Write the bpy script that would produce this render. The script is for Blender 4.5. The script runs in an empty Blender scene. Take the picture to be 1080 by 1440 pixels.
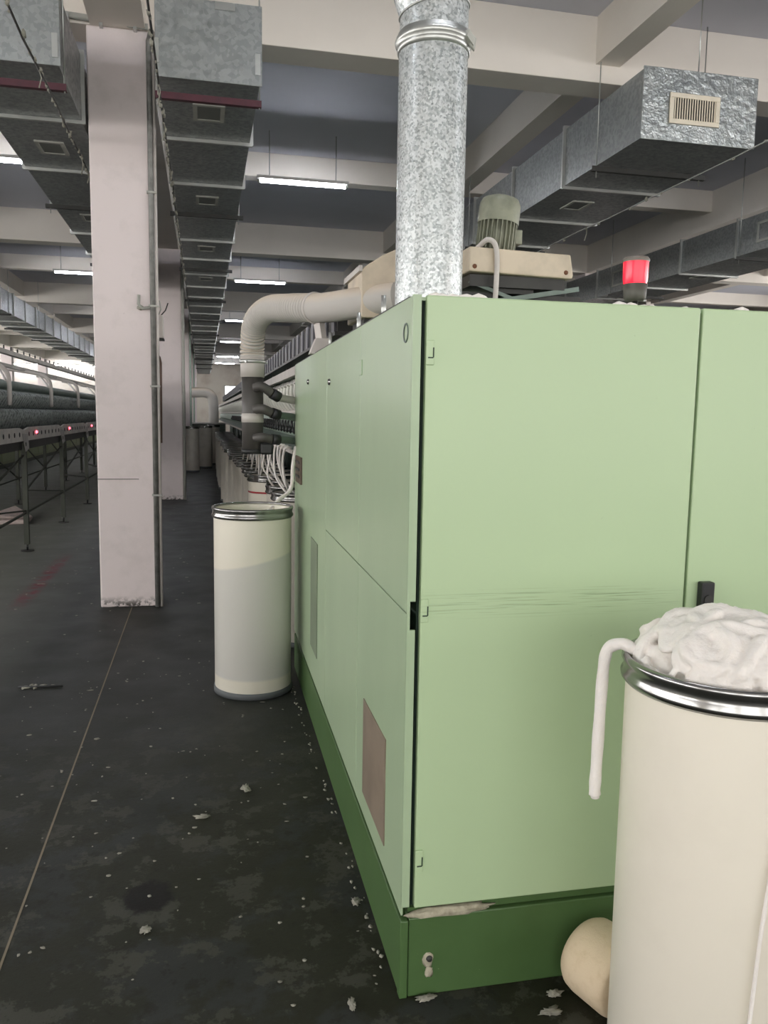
import bpy, bmesh, math, random
from mathutils import Vector, Matrix, noise
random.seed(7)
SC = bpy.context.scene
COL = SC.collection
PI = math.pi

# ------------------------------------------------------------------ camera
CAM_H = 1.55
cam_d = bpy.data.cameras.new('camera'); cam = bpy.data.objects.new('camera', cam_d); COL.objects.link(cam)
cam_d.sensor_fit = 'VERTICAL'; cam_d.sensor_height = 36.0; cam_d.lens = 36.0 * 1136.2 / 1440.0
cam_d.clip_start = 0.05; cam_d.clip_end = 200
yaw, pitch, roll = math.radians(12.63), math.radians(6.786), math.radians(0.906)
right = Vector((math.cos(yaw), -math.sin(yaw), 0)); fwd = Vector((math.sin(yaw), math.cos(yaw), 0)); up = Vector((0, 0, 1))
f2 = fwd * math.cos(pitch) - up * math.sin(pitch); u2 = up * math.cos(pitch) + fwd * math.sin(pitch)
r3 = right * math.cos(roll) + u2 * math.sin(roll); u3 = u2 * math.cos(roll) - right * math.sin(roll)
m = Matrix((r3, u3, -f2)).transposed().to_4x4(); m.translation = (0, 0, CAM_H)
cam.matrix_world = m
SC.camera = cam

# ------------------------------------------------------------------ world, light, exposure
W = bpy.data.worlds.new('world'); SC.world = W; W.use_nodes = True
W.node_tree.nodes['Background'].inputs[0].default_value = (0.8, 0.85, 1.0, 1)
W.node_tree.nodes['Background'].inputs[1].default_value = 0.02
LAMP = 115.0                       # strength of each fluorescent tube
LAMP_COL = (0.88, 0.91, 1.0, 1)
DAYLIGHT = 3.9                    # bright far window and the unseen windows added behind the camera
SC.view_settings.view_transform = 'Standard'; SC.view_settings.look = 'None'
SC.view_settings.exposure = 0.0; SC.view_settings.gamma = 1.0; SC.view_settings.use_curve_mapping = False
SC.cycles.max_bounces = 7; SC.cycles.diffuse_bounces = 5; SC.cycles.glossy_bounces = 3
SC.cycles.sample_clamp_indirect = 6.0

# ------------------------------------------------------------------ helpers
def smoothcurve(pts, per=8):
    """Catmull-Rom through pts"""
    P = [Vector(p) for p in pts]
    P = [P[0] * 2 - P[1]] + P + [P[-1] * 2 - P[-2]]
    out = []
    for i in range(1, len(P) - 2):
        a, b, c, d = P[i - 1], P[i], P[i + 1], P[i + 2]
        for k in range(per):
            t = k / per
            out.append(0.5 * ((2 * b) + (c - a) * t + (2 * a - 5 * b + 4 * c - d) * t * t + (3 * b - a - 3 * c + d) * t ** 3))
    out.append(P[-2])
    return out

class MB:
    def __init__(s): s.v = []; s.f = []; s.sm = []
    def add(s, vs, fs, smooth=False):
        o = len(s.v); s.v += [tuple(v) for v in vs]; s.f += [tuple(i + o for i in f) for f in fs]; s.sm += [smooth] * len(fs)
        return s
    def box(s, x0, x1, y0, y1, z0, z1):
        return s.add([(x0,y0,z0),(x1,y0,z0),(x1,y1,z0),(x0,y1,z0),(x0,y0,z1),(x1,y0,z1),(x1,y1,z1),(x0,y1,z1)],
                     [(0,3,2,1),(4,5,6,7),(0,1,5,4),(1,2,6,5),(2,3,7,6),(3,0,4,7)])
    def bar(s, a, b, w, h=None, upv=(0, 0, 1)):
        a = Vector(a); b = Vector(b); h = h or w
        d = (b - a).normalized(); u = Vector(upv)
        if abs(d.dot(u)) > .98: u = Vector((1, 0, 0))
        x = d.cross(u).normalized() * w / 2; y = x.cross(d).normalized() * h / 2
        vs = [p + sx * x + sy * y for p in (a, b) for sx, sy in ((-1,-1),(1,-1),(1,1),(-1,1))]
        return s.add(vs, [(3,2,1,0),(4,5,6,7),(0,1,5,4),(1,2,6,5),(2,3,7,6),(3,0,4,7)])
    def tube(s, path, r, n=12, caps=True, flat=1.0):
        path = [Vector(p) for p in path]
        k = len(path); rs = r if isinstance(r, (list, tuple)) else [r] * k
        T = []
        for i in range(k):
            t = path[min(i + 1, k - 1)] - path[max(i - 1, 0)]
            T.append(t.normalized() if t.length > 1e-9 else Vector((0, 0, 1)))
        u = Vector((0, 0, 1)) if abs(T[0].z) < .9 else Vector((0, 1, 0))
        nrm = T[0].cross(u).normalized(); vs = []
        for i in range(k):
            nrm = (nrm - T[i] * nrm.dot(T[i]))
            nrm = nrm.normalized() if nrm.length > 1e-6 else T[i].orthogonal().normalized()
            bn = T[i].cross(nrm)
            for j in range(n):
                a = 2 * PI * j / n
                vs.append(path[i] + (nrm * math.cos(a) + bn * math.sin(a) * flat) * rs[i])
        fs = [(i*n+j, i*n+(j+1)%n, (i+1)*n+(j+1)%n, (i+1)*n+j) for i in range(k-1) for j in range(n)]
        s.add(vs, fs, True)
        if caps:
            o = len(s.v) - len(vs)
            s.f.append(tuple(o + j for j in reversed(range(n)))); s.sm.append(False)
            s.f.append(tuple(o + (k-1)*n + j for j in range(n))); s.sm.append(False)
        return s
    def cyl(s, a, b, r, r2=None, n=20): return s.tube([a, b], [r, r if r2 is None else r2], n)
    def lathe(s, prof, c=(0, 0, 0), n=40, axis='Z', closed=False):
        vs = []; k = len(prof)
        for (r, z) in prof:
            for j in range(n):
                a = 2 * PI * j / n; p = (r * math.cos(a), r * math.sin(a), z)
                if axis == 'X': p = (z, p[0], p[1])
                if axis == 'Y': p = (p[1], z, p[0])
                vs.append((p[0] + c[0], p[1] + c[1], p[2] + c[2]))
        fs = [(i*n+j, i*n+(j+1)%n, (i+1)*n+(j+1)%n, (i+1)*n+j) for i in range(k-1) for j in range(n)]
        return s.add(vs, fs, True)
    def prism(s, poly, axis, a, b):
        """poly: 2D points; axis 'X': (y,z) extruded along x from a to b; 'Y': (x,z); 'Z': (x,y)"""
        def pt(p, t): return {'X': (t, p[0], p[1]), 'Y': (p[0], t, p[1]), 'Z': (p[0], p[1], t)}[axis]
        n = len(poly); vs = [pt(p, a) for p in poly] + [pt(p, b) for p in poly]
        fs = [tuple(range(n)), tuple(reversed(range(n, 2*n)))] + [(i, i+n, (i+1)%n+n, (i+1)%n) for i in range(n)]
        return s.add(vs, fs)
    def blob(s, c, rx, ry, rz, seed=0, rough=.35, sub=1, freq=1.5):
        bm = bmesh.new(); bmesh.ops.create_icosphere(bm, subdivisions=sub, radius=1)
        vs = []
        for v in bm.verts:
            d = 1 + rough * noise.noise(v.co * freq + Vector((seed * 3.7, seed * 1.3, seed * 7.1)))
            vs.append((c[0] + v.co.x * rx * d, c[1] + v.co.y * ry * d, c[2] + v.co.z * rz * d))
        fs = [[v.index for v in f.verts] for f in bm.faces]; bm.free()
        return s.add(vs, fs, True)
    def mesh(s, name, mat, off=(0, 0, 0)):
        me = bpy.data.meshes.new(name)
        me.from_pydata([(v[0]-off[0], v[1]-off[1], v[2]-off[2]) for v in s.v], [], s.f)
        me.polygons.foreach_set('use_smooth', s.sm)
        bm = bmesh.new(); bm.from_mesh(me); bmesh.ops.recalc_face_normals(bm, faces=bm.faces); bm.to_mesh(me); bm.free()
        me.materials.append(mat); me.update()
        return me
    def build(s, name, mat, parent=None, bevel=0, loc=None, sharp=True):
        """world-space mesh; becomes a child of parent (unrotated) when given"""
        base = wloc(parent) if parent else Vector((0, 0, 0))
        if loc is None:
            if parent is None:
                xs = [v[0] for v in s.v]; ys = [v[1] for v in s.v]; zs = [v[2] for v in s.v]
                loc = Vector(((min(xs)+max(xs))/2, (min(ys)+max(ys))/2, min(zs)))
            else: loc = base
        loc = Vector(loc)
        o = bpy.data.objects.new(name, s.mesh(name, mat, loc)); COL.objects.link(o)
        o.location = loc - base
        if parent: o.parent = parent
        o['_w'] = tuple(loc)
        if bevel:
            b = o.modifiers.new('bevel', 'BEVEL'); b.width = bevel; b.segments = 2; b.limit_method = 'ANGLE'; b.angle_limit = .6
        return o

def wloc(o):
    return Vector(o['_w'])
def tag(o, label, cat, group=None, kind=None):
    o['label'] = label; o['category'] = cat
    if group: o['group'] = group
    if kind: o['kind'] = kind
    return o
def thing(name, loc, label, cat, group=None):
    o = bpy.data.objects.new(name, None); COL.objects.link(o); o.location = loc; o['_w'] = tuple(loc); o.empty_display_size = .1
    return tag(o, label, cat, group)
def struct(o, label=None, cat=None):
    o['kind'] = 'structure'
    if label: o['label'] = label
    if cat: o['category'] = cat
    return o
def inst(src, parent, dloc, name=None):
    """copy one object (shared mesh) moved by dloc"""
    c = src.copy(); COL.objects.link(c); c.parent = parent
    c.location = src.location + Vector(dloc); c['_w'] = tuple(wloc(src) + Vector(dloc))
    return c
def copytree(src, loc, label=None, group=None):
    r = src.copy(); COL.objects.link(r); d = Vector(loc) - Vector(src['_w']); r.location = loc; r['_w'] = tuple(loc)
    if label: r['label'] = label
    if group: r['group'] = group
    for ch in src.children:
        c = ch.copy(); COL.objects.link(c); c.parent = r; c['_w'] = tuple(wloc(ch) + d)
        for g in ch.children:
            e = g.copy(); COL.objects.link(e); e.parent = c; e['_w'] = tuple(wloc(g) + d)
    return r
ORD = ['first', 'second', 'third', 'fourth', 'fifth', 'sixth', 'seventh', 'eighth', 'ninth', 'tenth', 'eleventh', 'twelfth']

# ------------------------------------------------------------------ materials
def S(r, g, b):
    """sRGB 0-255 to linear"""
    return tuple(((c/255)/12.92 if c/255 <= .04045 else ((c/255+.055)/1.055)**2.4) for c in (r, g, b)) + (1,)
class Mat:
    def __init__(s, name, col=(.5,.5,.5,1), rough=.5, metal=0.0):
        s.m = bpy.data.materials.new(name); s.m.use_nodes = True; s.t = s.m.node_tree
        s.b = s.t.nodes['Principled BSDF']; s.b.inputs['Base Color'].default_value = col
        s.b.inputs['Roughness'].default_value = rough; s.b.inputs['Metallic'].default_value = metal
        s.col = None; s.base = col
        g = s.t.nodes.new('ShaderNodeNewGeometry'); s.pos = g.outputs['Position']; s.geo = g
    def n(s, typ, **k):
        x = s.t.nodes.new('ShaderNode' + typ)
        for a, v in k.items(): setattr(x, a, v)
        return x
    def link(s, a, b): s.t.links.new(a, b)
    def scaled(s, sc):
        mp = s.n('Mapping'); mp.inputs['Scale'].default_value = sc if isinstance(sc, tuple) else (sc, sc, sc); s.link(s.pos, mp.inputs['Vector']); return mp.outputs['Vector']
    def noise(s, scale, detail=4, rough=.55, stretch=(1,1,1)):
        x = s.n('TexNoise'); x.inputs['Scale'].default_value = scale; x.inputs['Detail'].default_value = detail; x.inputs['Roughness'].default_value = rough
        s.link(s.scaled(stretch) if stretch != (1,1,1) else s.pos, x.inputs['Vector']); return x.outputs['Fac']
    def vor(s, scale, stretch=(1,1,1), out='Color'):
        x = s.n('TexVoronoi'); x.inputs['Scale'].default_value = scale; s.link(s.scaled(stretch), x.inputs['Vector'])
        if out == 'Distance': return x.outputs['Distance']
        h = s.n('SeparateColor'); s.link(x.outputs['Color'], h.inputs[0]); return h.outputs[0]
    def ramp(s, f, a, b):
        r = s.n('MapRange'); r.inputs['From Min'].default_value = a; r.inputs['From Max'].default_value = b; s.link(f, r.inputs['Value']); return r.outputs[0]
    def math(s, op, a, b=None):
        x = s.n('Math', operation=op)
        for i, v in enumerate((a, b)):
            if v is None: continue
            if isinstance(v, (int, float)): x.inputs[i].default_value = v
            else: s.link(v, x.inputs[i])
        return x.outputs[0]
    def axis(s, k):
        x = s.n('SeparateXYZ'); s.link(s.pos, x.inputs[0]); return x.outputs[k]
    def mix(s, fac, col):
        x = s.n('Mix', data_type='RGBA')
        if isinstance(fac, (int, float)): x.inputs[0].default_value = fac
        else: s.link(fac, x.inputs[0])
        if s.col is None: x.inputs[6].default_value = s.base
        else: s.link(s.col, x.inputs[6])
        x.inputs[7].default_value = col
        s.col = x.outputs[2]; s.link(s.col, s.b.inputs['Base Color']); return s
    def rough(s, f, a, b):
        r = s.n('MapRange'); r.inputs['To Min'].default_value = a; r.inputs['To Max'].default_value = b; s.link(f, r.inputs['Value']); s.link(r.outputs[0], s.b.inputs['Roughness']); return s
    def bump(s, f, strength=.2, dist=.01):
        x = s.n('Bump'); x.inputs['Strength'].default_value = strength; x.inputs['Distance'].default_value = dist; s.link(f, x.inputs['Height']); s.link(x.outputs[0], s.b.inputs['Normal']); return s
    def emit(s, col, st): s.b.inputs['Emission Color'].default_value = col; s.b.inputs['Emission Strength'].default_value = st; return s
    def band(s, k, lo, hi, soft):
        a = s.axis(k); return s.math('MULTIPLY', s.ramp(a, lo - soft, lo + soft), s.ramp(a, hi + soft, hi - soft))
def simple(name, rgb, rough=.5, metal=0, var=.15, scale=6, dark=None):
    M = Mat(name, S(*rgb), rough, metal)
    if var:
        d = dark or tuple(int(c * .72) for c in rgb)
        M.mix(M.math('MULTIPLY', M.ramp(M.noise(scale), .42, .72), var * 2.2), S(*d))
    return M.m

# floor: dark oily concrete, greener and blotched near the cabinet, greyer under the left machine
M = Mat('floor_concrete', S(48, 50, 48), .6)
M.mix(M.ramp(M.noise(1.1, 5, .6), .40, .62), S(38, 40, 36))
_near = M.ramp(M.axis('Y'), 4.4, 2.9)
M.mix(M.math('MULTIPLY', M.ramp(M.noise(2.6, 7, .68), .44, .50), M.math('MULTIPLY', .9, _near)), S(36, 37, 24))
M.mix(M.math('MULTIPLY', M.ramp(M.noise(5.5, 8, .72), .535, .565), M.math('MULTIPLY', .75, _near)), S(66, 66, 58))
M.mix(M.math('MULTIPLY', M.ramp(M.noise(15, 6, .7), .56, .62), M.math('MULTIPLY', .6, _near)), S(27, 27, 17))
M.mix(M.math('MULTIPLY', M.ramp(M.axis('X'), -1.0, -1.9), .85), S(118, 120, 112))
M.mix(M.math('MULTIPLY', M.ramp(M.noise(46, 6, .75), .66, .74), .35), S(104, 104, 94))
_st = M.n('VectorMath', operation='DISTANCE'); _sc = M.n('Mapping'); _sc.inputs['Scale'].default_value = (1.1, .95, 0)
M.link(M.pos, _sc.inputs['Vector']); M.link(_sc.outputs[0], _st.inputs[0]); _st.inputs[1].default_value = (-.19*1.1, 2.54*.95, 0)
M.mix(M.ramp(M.math('ADD', _st.outputs['Value'], M.math('MULTIPLY', M.noise(24, 6, .75), .11)), .150, .128), S(14, 12, 8))
M.mix(M.math('MULTIPLY', M.math('MULTIPLY', M.band('X', -1.52, -1.40, .03), M.band('Y', 6.9, 9.0, .3)), M.ramp(M.noise(9), .35, .6)), S(108, 44, 52))
M.rough(M.noise(3, 5), .42, .75); M.bump(M.noise(50, 7, .75), .35, .004); M.b.inputs['Specular IOR Level'].default_value = .3
FLOOR = M.m
M = Mat('painted_column', S(222, 211, 209), .6)
M.mix(M.math('MULTIPLY', M.ramp(M.noise(3.2, 6, .65), .52, .75), .35), S(176, 170, 162))
M.mix(M.math('MULTIPLY', M.ramp(M.noise(16, 6, .8), .66, .74), .5), S(150, 140, 132))
M.mix(M.math('MULTIPLY', M.ramp(M.axis('Z'), .09, .02), M.ramp(M.noise(22, 4, .7), .47, .58)), S(70, 66, 60))
M.bump(M.noise(30, 5), .15, .004); COLUMN = M.m
BEAM = simple('beam_paint', (231, 224, 214), .7, 0, .12, 1.5, (208, 200, 188))
SLAB = simple('slab_paint', (206, 207, 216), .75, 0, .12, 1.2, (186, 186, 194))
WALL = simple('wall_plaster', (228, 221, 208), .8, 0, .28, 1.1, (188, 170, 154))
def galv(name, rgb, dark, scale, rough, lo=.35, hi=.75, metal=.75):
    M = Mat(name, S(*rgb), rough, metal)
    M.mix(M.ramp(M.vor(scale), lo, hi), S(*dark)); M.mix(M.math('MULTIPLY', M.ramp(M.noise(3, 5), .45, .7), .3), S(*dark))
    M.rough(M.vor(scale * .9), rough - .1, rough + .16); return M.m
GALV = galv('galvanised_duct', (150, 153, 152), (134, 138, 137), 40, .42, metal=.5)
PIPE = galv('spangled_pipe', (208, 212, 212), (150, 156, 156), 130, .36, .3, .9, .55)
M = Mat('crinkled_plate', S(182, 186, 184), .3, .8); M.mix(M.ramp(M.noise(9, 5, .7), .40, .66), S(146, 151, 151)); M.bump(M.noise(16, 4, .6), .5, .03); M.rough(M.noise(18, 5), .2, .5); PLATE = M.m
STEEL = simple('zinc_angle', (188, 190, 186), .35, .8, .1)
CHROME = simple('polished_rim', (158, 158, 156), .2, 1.0, .25, 8, (110, 110, 110))
DARKSTEEL = simple('dark_steel', (58, 58, 56), .5, .4, .15)
REDBAR = simple('red_primer_angle', (78, 36, 46), .55, .1, .2, 12, (50, 30, 36))
VENT = simple('vent_grey_paint', (168, 168, 160), .5)
VENTCORE = simple('vent_core_grey', (112, 114, 110), .6)
VENTCREAM = simple('vent_cream_paint', (226, 216, 196), .5, 0, .1)
BLACK = simple('black_plastic', (30, 31, 32), .45, 0, .05)
RUBBER = simple('dark_grey_rubber', (84, 88, 90), .6, 0, .1)
# machine paints
M = Mat('green_enamel', S(176, 198, 158), .36)
M.mix(M.math('MULTIPLY', M.ramp(M.noise(1.6, 4), .4, .7), .25), S(168, 191, 150))
M.mix(M.math('MULTIPLY', M.ramp(M.noise(70, 3), .74, .8), .25), S(120, 140, 110))
M.bump(M.noise(2.5, 2), .06, .01)
_str = M.math('MULTIPLY', M.ramp(M.noise(3, 5, .6, (1.4, 1.4, 95)), .53, .64), M.math('MULTIPLY', M.band('Z', 1.045, 1.105, .012), M.band('X', .56, 1.22, .05)))
M.mix(M.math('MULTIPLY', _str, .55), S(92, 112, 80)); GREEN = M.m
M = Mat('grey_green_enamel', S(165, 185, 152), .34)
M.mix(M.math('MULTIPLY', M.ramp(M.noise(2.2, 5, .6, (1, 1, .4)), .4, .68), .35), S(142, 163, 132)); M.bump(M.noise(2, 2), .05, .01); SIDEGREEN = M.m
M = Mat('dark_green_plinth', S(72, 100, 57), .45)
M.mix(M.math('MULTIPLY', M.ramp(M.noise(5, 6), .45, .7), .5), S(62, 88, 44)); M.mix(M.ramp(M.noise(34, 5, .7), .73, .77), S(150, 160, 120)); PLINTH = M.m
SHADOWGAP = simple('dark_green_inner', (30, 52, 40), .6)
CREAM = simple('cream_sheet', (204, 190, 168), .5, 0, .2, 9)
PUTTY = simple('chipped_putty', (176, 170, 150), .9, 0, .4, 40, (120, 116, 96))
MESHW = simple('brown_filter_mesh', (142, 128, 112), .45, .1, .25, 5)
# hoses
M = Mat('dusty_hose', S(186, 182, 176), .75)
_nz = M.n('SeparateXYZ'); M.link(M.geo.outputs['Normal'], _nz.inputs[0])
M.mix(M.math('MULTIPLY', M.ramp(_nz.outputs['Z'], .15, .65), .8), S(206, 192, 174)); M.bump(M.noise(90, 4), .2, .003); HOSE = M.m
PVC = simple('grey_plastic_pipe', (82, 79, 76), .45, 0, .2)
PALE = simple('pale_collar', (196, 190, 184), .55, 0, .1)
# cotton and cans
M = Mat('can_plastic', S(229, 223, 208), .42)
M.mix(M.math('MULTIPLY', M.ramp(M.noise(4, 4, .6), .5, .72), .3), S(214, 208, 192)); M.b.inputs['Subsurface Weight'].default_value = .0; CAN = M.m
M = Mat('can_plastic_half_full', S(228, 223, 208), .4)
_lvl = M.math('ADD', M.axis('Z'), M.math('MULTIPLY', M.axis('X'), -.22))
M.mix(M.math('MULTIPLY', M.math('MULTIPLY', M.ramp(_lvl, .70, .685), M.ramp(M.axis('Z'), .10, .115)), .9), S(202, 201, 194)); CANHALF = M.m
CANGREY = simple('can_plastic_greyed', (196, 190, 178), .45, 0, .15)
RED = simple('red_band', (168, 36, 44), .5, 0, 0)
M = Mat('cotton', S(232, 227, 221), .95); M.bump(M.noise(160, 4, .7, (1, 1, 1)), .5, .004); M.mix(M.math('MULTIPLY', M.ramp(M.noise(24, 4), .45, .75), .25), S(216, 210, 203))
M.b.inputs['Subsurface Weight'].default_value = .3; M.b.inputs['Subsurface Radius'].default_value = (.02, .018, .016); COTTON = M.m
LINT = simple('cotton_lint', (150, 148, 136), .95, 0, .3, 30)
M = Mat('yarn_package', S(216, 197, 168), .9); M.mix(M.math('MULTIPLY', M.ramp(M.noise(40, 4), .5, .7), .4), S(196, 174, 138)); M.bump(M.noise(220, 3, .6), .3, .003); YARN = M.m
# left machine
PORTP = simple('port_panel_paint', (224, 220, 214), .5, 0, .2, 6)
LEG = simple('olive_black_leg', (62, 66, 56), .5, .2)
BOBBIN = simple('dark_bobbin', (158, 166, 163), .45, .1, .45, 30, (84, 90, 88))
RAILP = simple('pale_rail', (190, 187, 182), .5, .1, .2, 6)
GREYGREEN = simple('grey_green_frame', (110, 124, 116), .45, .2, .2)
PALEGREEN = simple('pale_green_unit', (168, 184, 172), .4, 0, .15, 20)
WHITEP = simple('white_tube', (226, 226, 216), .4, 0, .08)
MOTOR = simple('motor_grey_green', (136, 138, 120), .5, .2, .25, 20)
CLOTHP = simple('pinkish_cloth', (206, 190, 184), .9, 0, .2, 20)
def emitm(name, col, st):
    M = Mat(name, (.8, .8, .8, 1), .4); M.emit(col, st); return M.m
TUBE = emitm('fluorescent_tube', LAMP_COL, LAMP)
BEACON = Mat('red_lens', (.6, .01, .03, 1), .2); BEACON.emit((1, .012, .05, 1), .75); BEACON = BEACON.m
LED = emitm('red_led', (1, .08, .12, 1), 6)
DAY = emitm('daylight_and_fill_pane', (1, .98, .96, 1), DAYLIGHT)

# ------------------------------------------------------------------ structure
XL, XR, YB, YF, ZS = -13.0, 15.5, -6.0, 54.0, 4.88
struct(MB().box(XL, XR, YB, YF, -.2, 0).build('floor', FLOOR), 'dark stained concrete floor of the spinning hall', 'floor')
struct(MB().box(XL, XR, YB, YF, ZS, ZS+.2).build('ceiling', SLAB), 'grey concrete ceiling slab between the beams', 'ceiling')
struct(MB().box(XL-.2, XL, YB, YF, 0, ZS).build('wall_left', WALL), 'pale plaster wall far left of the hall', 'wall')
struct(MB().box(XR, XR+.2, YB, YF, 0, ZS).build('wall_right', WALL), 'plaster wall far right of the hall', 'wall')
struct(MB().box(XL, XR, YF, YF+.2, 0, ZS).build('wall_far', WALL), 'cream stained wall at the far end of the aisle', 'wall')
struct(MB().box(XL, XR, YB-.2, YB, 0, ZS).build('wall_back', WALL), 'plaster wall behind the camera', 'wall')
BY = [6.62 + 8.25 * k for k in range(-1, 6)]           # front faces of the main cross beams
CX = [-8.83, -.81, 7.25]                                # left faces of the column lines
for i, y in enumerate(BY):
    struct(MB().box(XL, XR, y, y+.32, 4.36, ZS).build('concrete_beam', BEAM, bevel=.006), 'deep cream cross beam, %s from the camera end' % ORD[i], 'beam')
for i, y in enumerate(BY[:-1]):
    yy = y + 4.30
    struct(MB().box(XL, XR, yy, yy+.22, 4.58, ZS).build('concrete_joist', BEAM, bevel=.006), 'shallow cross beam carrying tube lamps, %s from the camera end' % ORD[i], 'beam')
for i, x in enumerate(CX):
    bx = MB()
    for k in range(len(BY) - 1): bx.box(x+.03, x+.42, BY[k]+.32, BY[k+1], 4.36, ZS)
    bx.box(x+.03, x+.42, YB, BY[0], 4.36, ZS)
    struct(bx.build('concrete_girder', BEAM), ['lengthwise girder over the far left columns', 'lengthwise girder over the white aisle columns', 'lengthwise girder right of the galvanised ducts'][i], 'beam')
for i, x in enumerate([-4.75, 3.24, 11.2]):
    bx = MB()
    for k in range(len(BY) - 1):
        bx.box(x, x+.22, BY[k]+.32, BY[k]+4.30, 4.50, ZS); bx.box(x, x+.22, BY[k]+4.52, BY[k+1], 4.50, ZS)
    struct(bx.build('secondary_girder', BEAM), ['narrow lengthwise beam left of the left machine', 'narrow lengthwise beam above the right duct', 'narrow lengthwise beam beyond the right columns'][i], 'beam')
COLS = {}
for i, x in enumerate(CX):
    for k, y in enumerate(BY):
        if y < 0: continue
        o = MB().box(x, x+.45, y, y+.45, 0, 4.36).build('concrete_column', COLUMN, bevel=.012)
        lab = '%s column from the camera in the %s line' % (['nearest', 'second', 'third', 'fourth', 'fifth', 'sixth'][k-1], ['far left', 'white aisle', 'right hand'][i])
        struct(o, lab, 'column'); COLS[(i, k)] = o
struct(MB().box(-.575, -.568, 1.0, 6.6, -.01, .0015).build('floor_joint', simple('joint_filler', (128, 116, 98), .8)), 'thin tan joint line in the floor leading to the column', 'floor joint')
# far wall windows
for i, (x0, x1, z0, z1) in enumerate([(-1.2, .4, .9, 2.6), (1.4, 2.9, 2.75, 3.3)]):
    w = thing('window_%d' % (i+1), ((x0+x1)/2, YF-.02, z0), ['window at the end of the aisle beneath the hose', 'bright high window at the end of the aisle', 'middle bright window at the far left', 'right bright window at the far left', 'leftmost bright window at the far left'][i], 'window'); w['kind'] = 'structure'
    MB().box(x0-.06, x1+.06, YF-.05, YF-.005, z1, z1+.06).box(x0-.06, x1+.06, YF-.05, YF-.005, z0-.06, z0).box(x0-.06, x0, YF-.05, YF-.005, z0, z1).box(x1, x1+.06, YF-.05, YF-.005, z0, z1).build('window_frame', RAILP, w)
    n = max(2, round((x1-x0)/.75)); dx = (x1-x0)/n
    for k in range(n):
        MB().box(x0+k*dx+.02, x0+(k+1)*dx-.02, YF-.03, YF-.01, z0, z1).build('pane', WALL if i == 0 else DAY, w)

for i, x0 in enumerate([-8.5, -5.2, -1.9, 1.4, 4.7, 8.0]):  # unseen windows added to light the cabinet front, beams and columns
    x1 = x0 + 2.7; z0, z1 = .7, 4.1
    w = thing('window_%d' % (i+3), ((x0+x1)/2, YB+.02, z0), 'added unseen light window in the wall behind the camera, %s from the left' % ORD[i], 'window'); w['kind'] = 'structure'
    MB().box(x0-.06, x1+.06, YB+.002, YB+.06, z1, z1+.06).box(x0-.06, x1+.06, YB+.002, YB+.06, z0-.06, z0).box(x0-.06, x0, YB+.002, YB+.06, z0, z1).box(x1, x1+.06, YB+.002, YB+.06, z0, z1).build('window_frame', RAILP, w)
    for k in range(3): MB().box(x0+k*.9+.02, x0+(k+1)*.9-.02, YB+.005, YB+.03, z0, z1).build('pane', DAY, w)

SIDEFILL = emitm('added_fill_pane_side', (1, .98, .97, 1), DAYLIGHT * 2.15)
for sx, xw, nm in ((1, XL, 'left'), (-1, XR, 'right')):  # unseen side windows added as fill for the side faces and ceiling
    for i in range(12 if sx > 0 else 5):
        y0 = -5.2 + 4.6*i; y1 = y0 + 3.8; z0, z1 = 2.0, 4.3
        a, b = sorted((xw + sx*.002, xw + sx*.06)); c, d = sorted((xw + sx*.005, xw + sx*.03))
        w = thing('window_%d' % (9 + i + (12 if sx < 0 else 0)), (xw, (y0+y1)/2, z0), 'added unseen light window in the %s wall, %s from the camera end' % (nm, ORD[i]), 'window'); w['kind'] = 'structure'
        MB().box(a, b, y0-.06, y1+.06, z1, z1+.06).box(a, b, y0-.06, y1+.06, z0-.06, z0).box(a, b, y0-.06, y0, z0, z1).box(a, b, y1, y1+.06, z0, z1).build('window_frame', RAILP, w)
        for k in range(4): MB().box(c, d, y0+k*.95+.02, y0+(k+1)*.95-.02, z0, z1).build('pane', SIDEFILL, w)

# ------------------------------------------------------------------ tube lamps
def lamp_proto():
    L = .0
    r = thing('tube_lamp', (0, 0, 0), 'x', 'lamp')
    MB().box(-.55, .55, -.045, .045, .024, .06).build('uplight_shield', RAILP, r)  # strip added over the tube to cut light thrown up at the slab
    for x in (-.4, .4): MB().cyl((x, 0, .06), (x, 0, ZS-4.30), .006, n=6).build('stem', STEEL, r)
    MB().cyl((-.515, 0, 0), (.515, 0, 0), .017, n=10).build('tube', TUBE, r)
    MB().cyl((-.54, 0, 0), (-.515, 0, 0), .02, n=10).build('end_cap', VENT, r); MB().cyl((.515, 0, 0), (.54, 0, 0), .02, n=10).build('end_cap', VENT, r)
    return r
lp = lamp_proto(); first = True
for ci, (x, nm) in enumerate([(1.20, 'over the aisle'), (-2.35, 'over the left machine'), (5.15, 'right of the aisle'), (-6.4, 'over the far left machine'), (-10.3, 'along the left wall')]):
    if ci >= 3: break
    for k, y in enumerate([2.6, 10.09, 17.65, 25.1, 32.5, 40.9, 46.4]):
        if ci == 2 and k in (1, 2): continue
        loc = (x, y, 4.30)
        lab = 'fluorescent tube lamp %s, %s in its row from the camera end' % (nm, ORD[k])
        if first: lp.location = loc; lp['_w'] = loc; lp['label'] = lab; lp['group'] = 'tube lamps under the cross beams'; first = False
        else: copytree(lp, loc, lab, 'tube lamps under the cross beams')

for i in range(8):  # lamps added to brighten the left part of the far wall
    copytree(lp, (-12.0 + 1.2*i, 53.0, 4.30), 'added tube lamp brightening the far wall at left, %s from the left' % ORD[i], 'added tube lamps brightening the far wall')
_l = copytree(lp, (5.25, 8.6, 4.60), 'added tube lamp hidden behind the right duct to light the girder', 'tube lamps under the cross beams'); _l.scale.z = .48  # extra lamp, kept out of view, added to brighten the right girder

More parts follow.
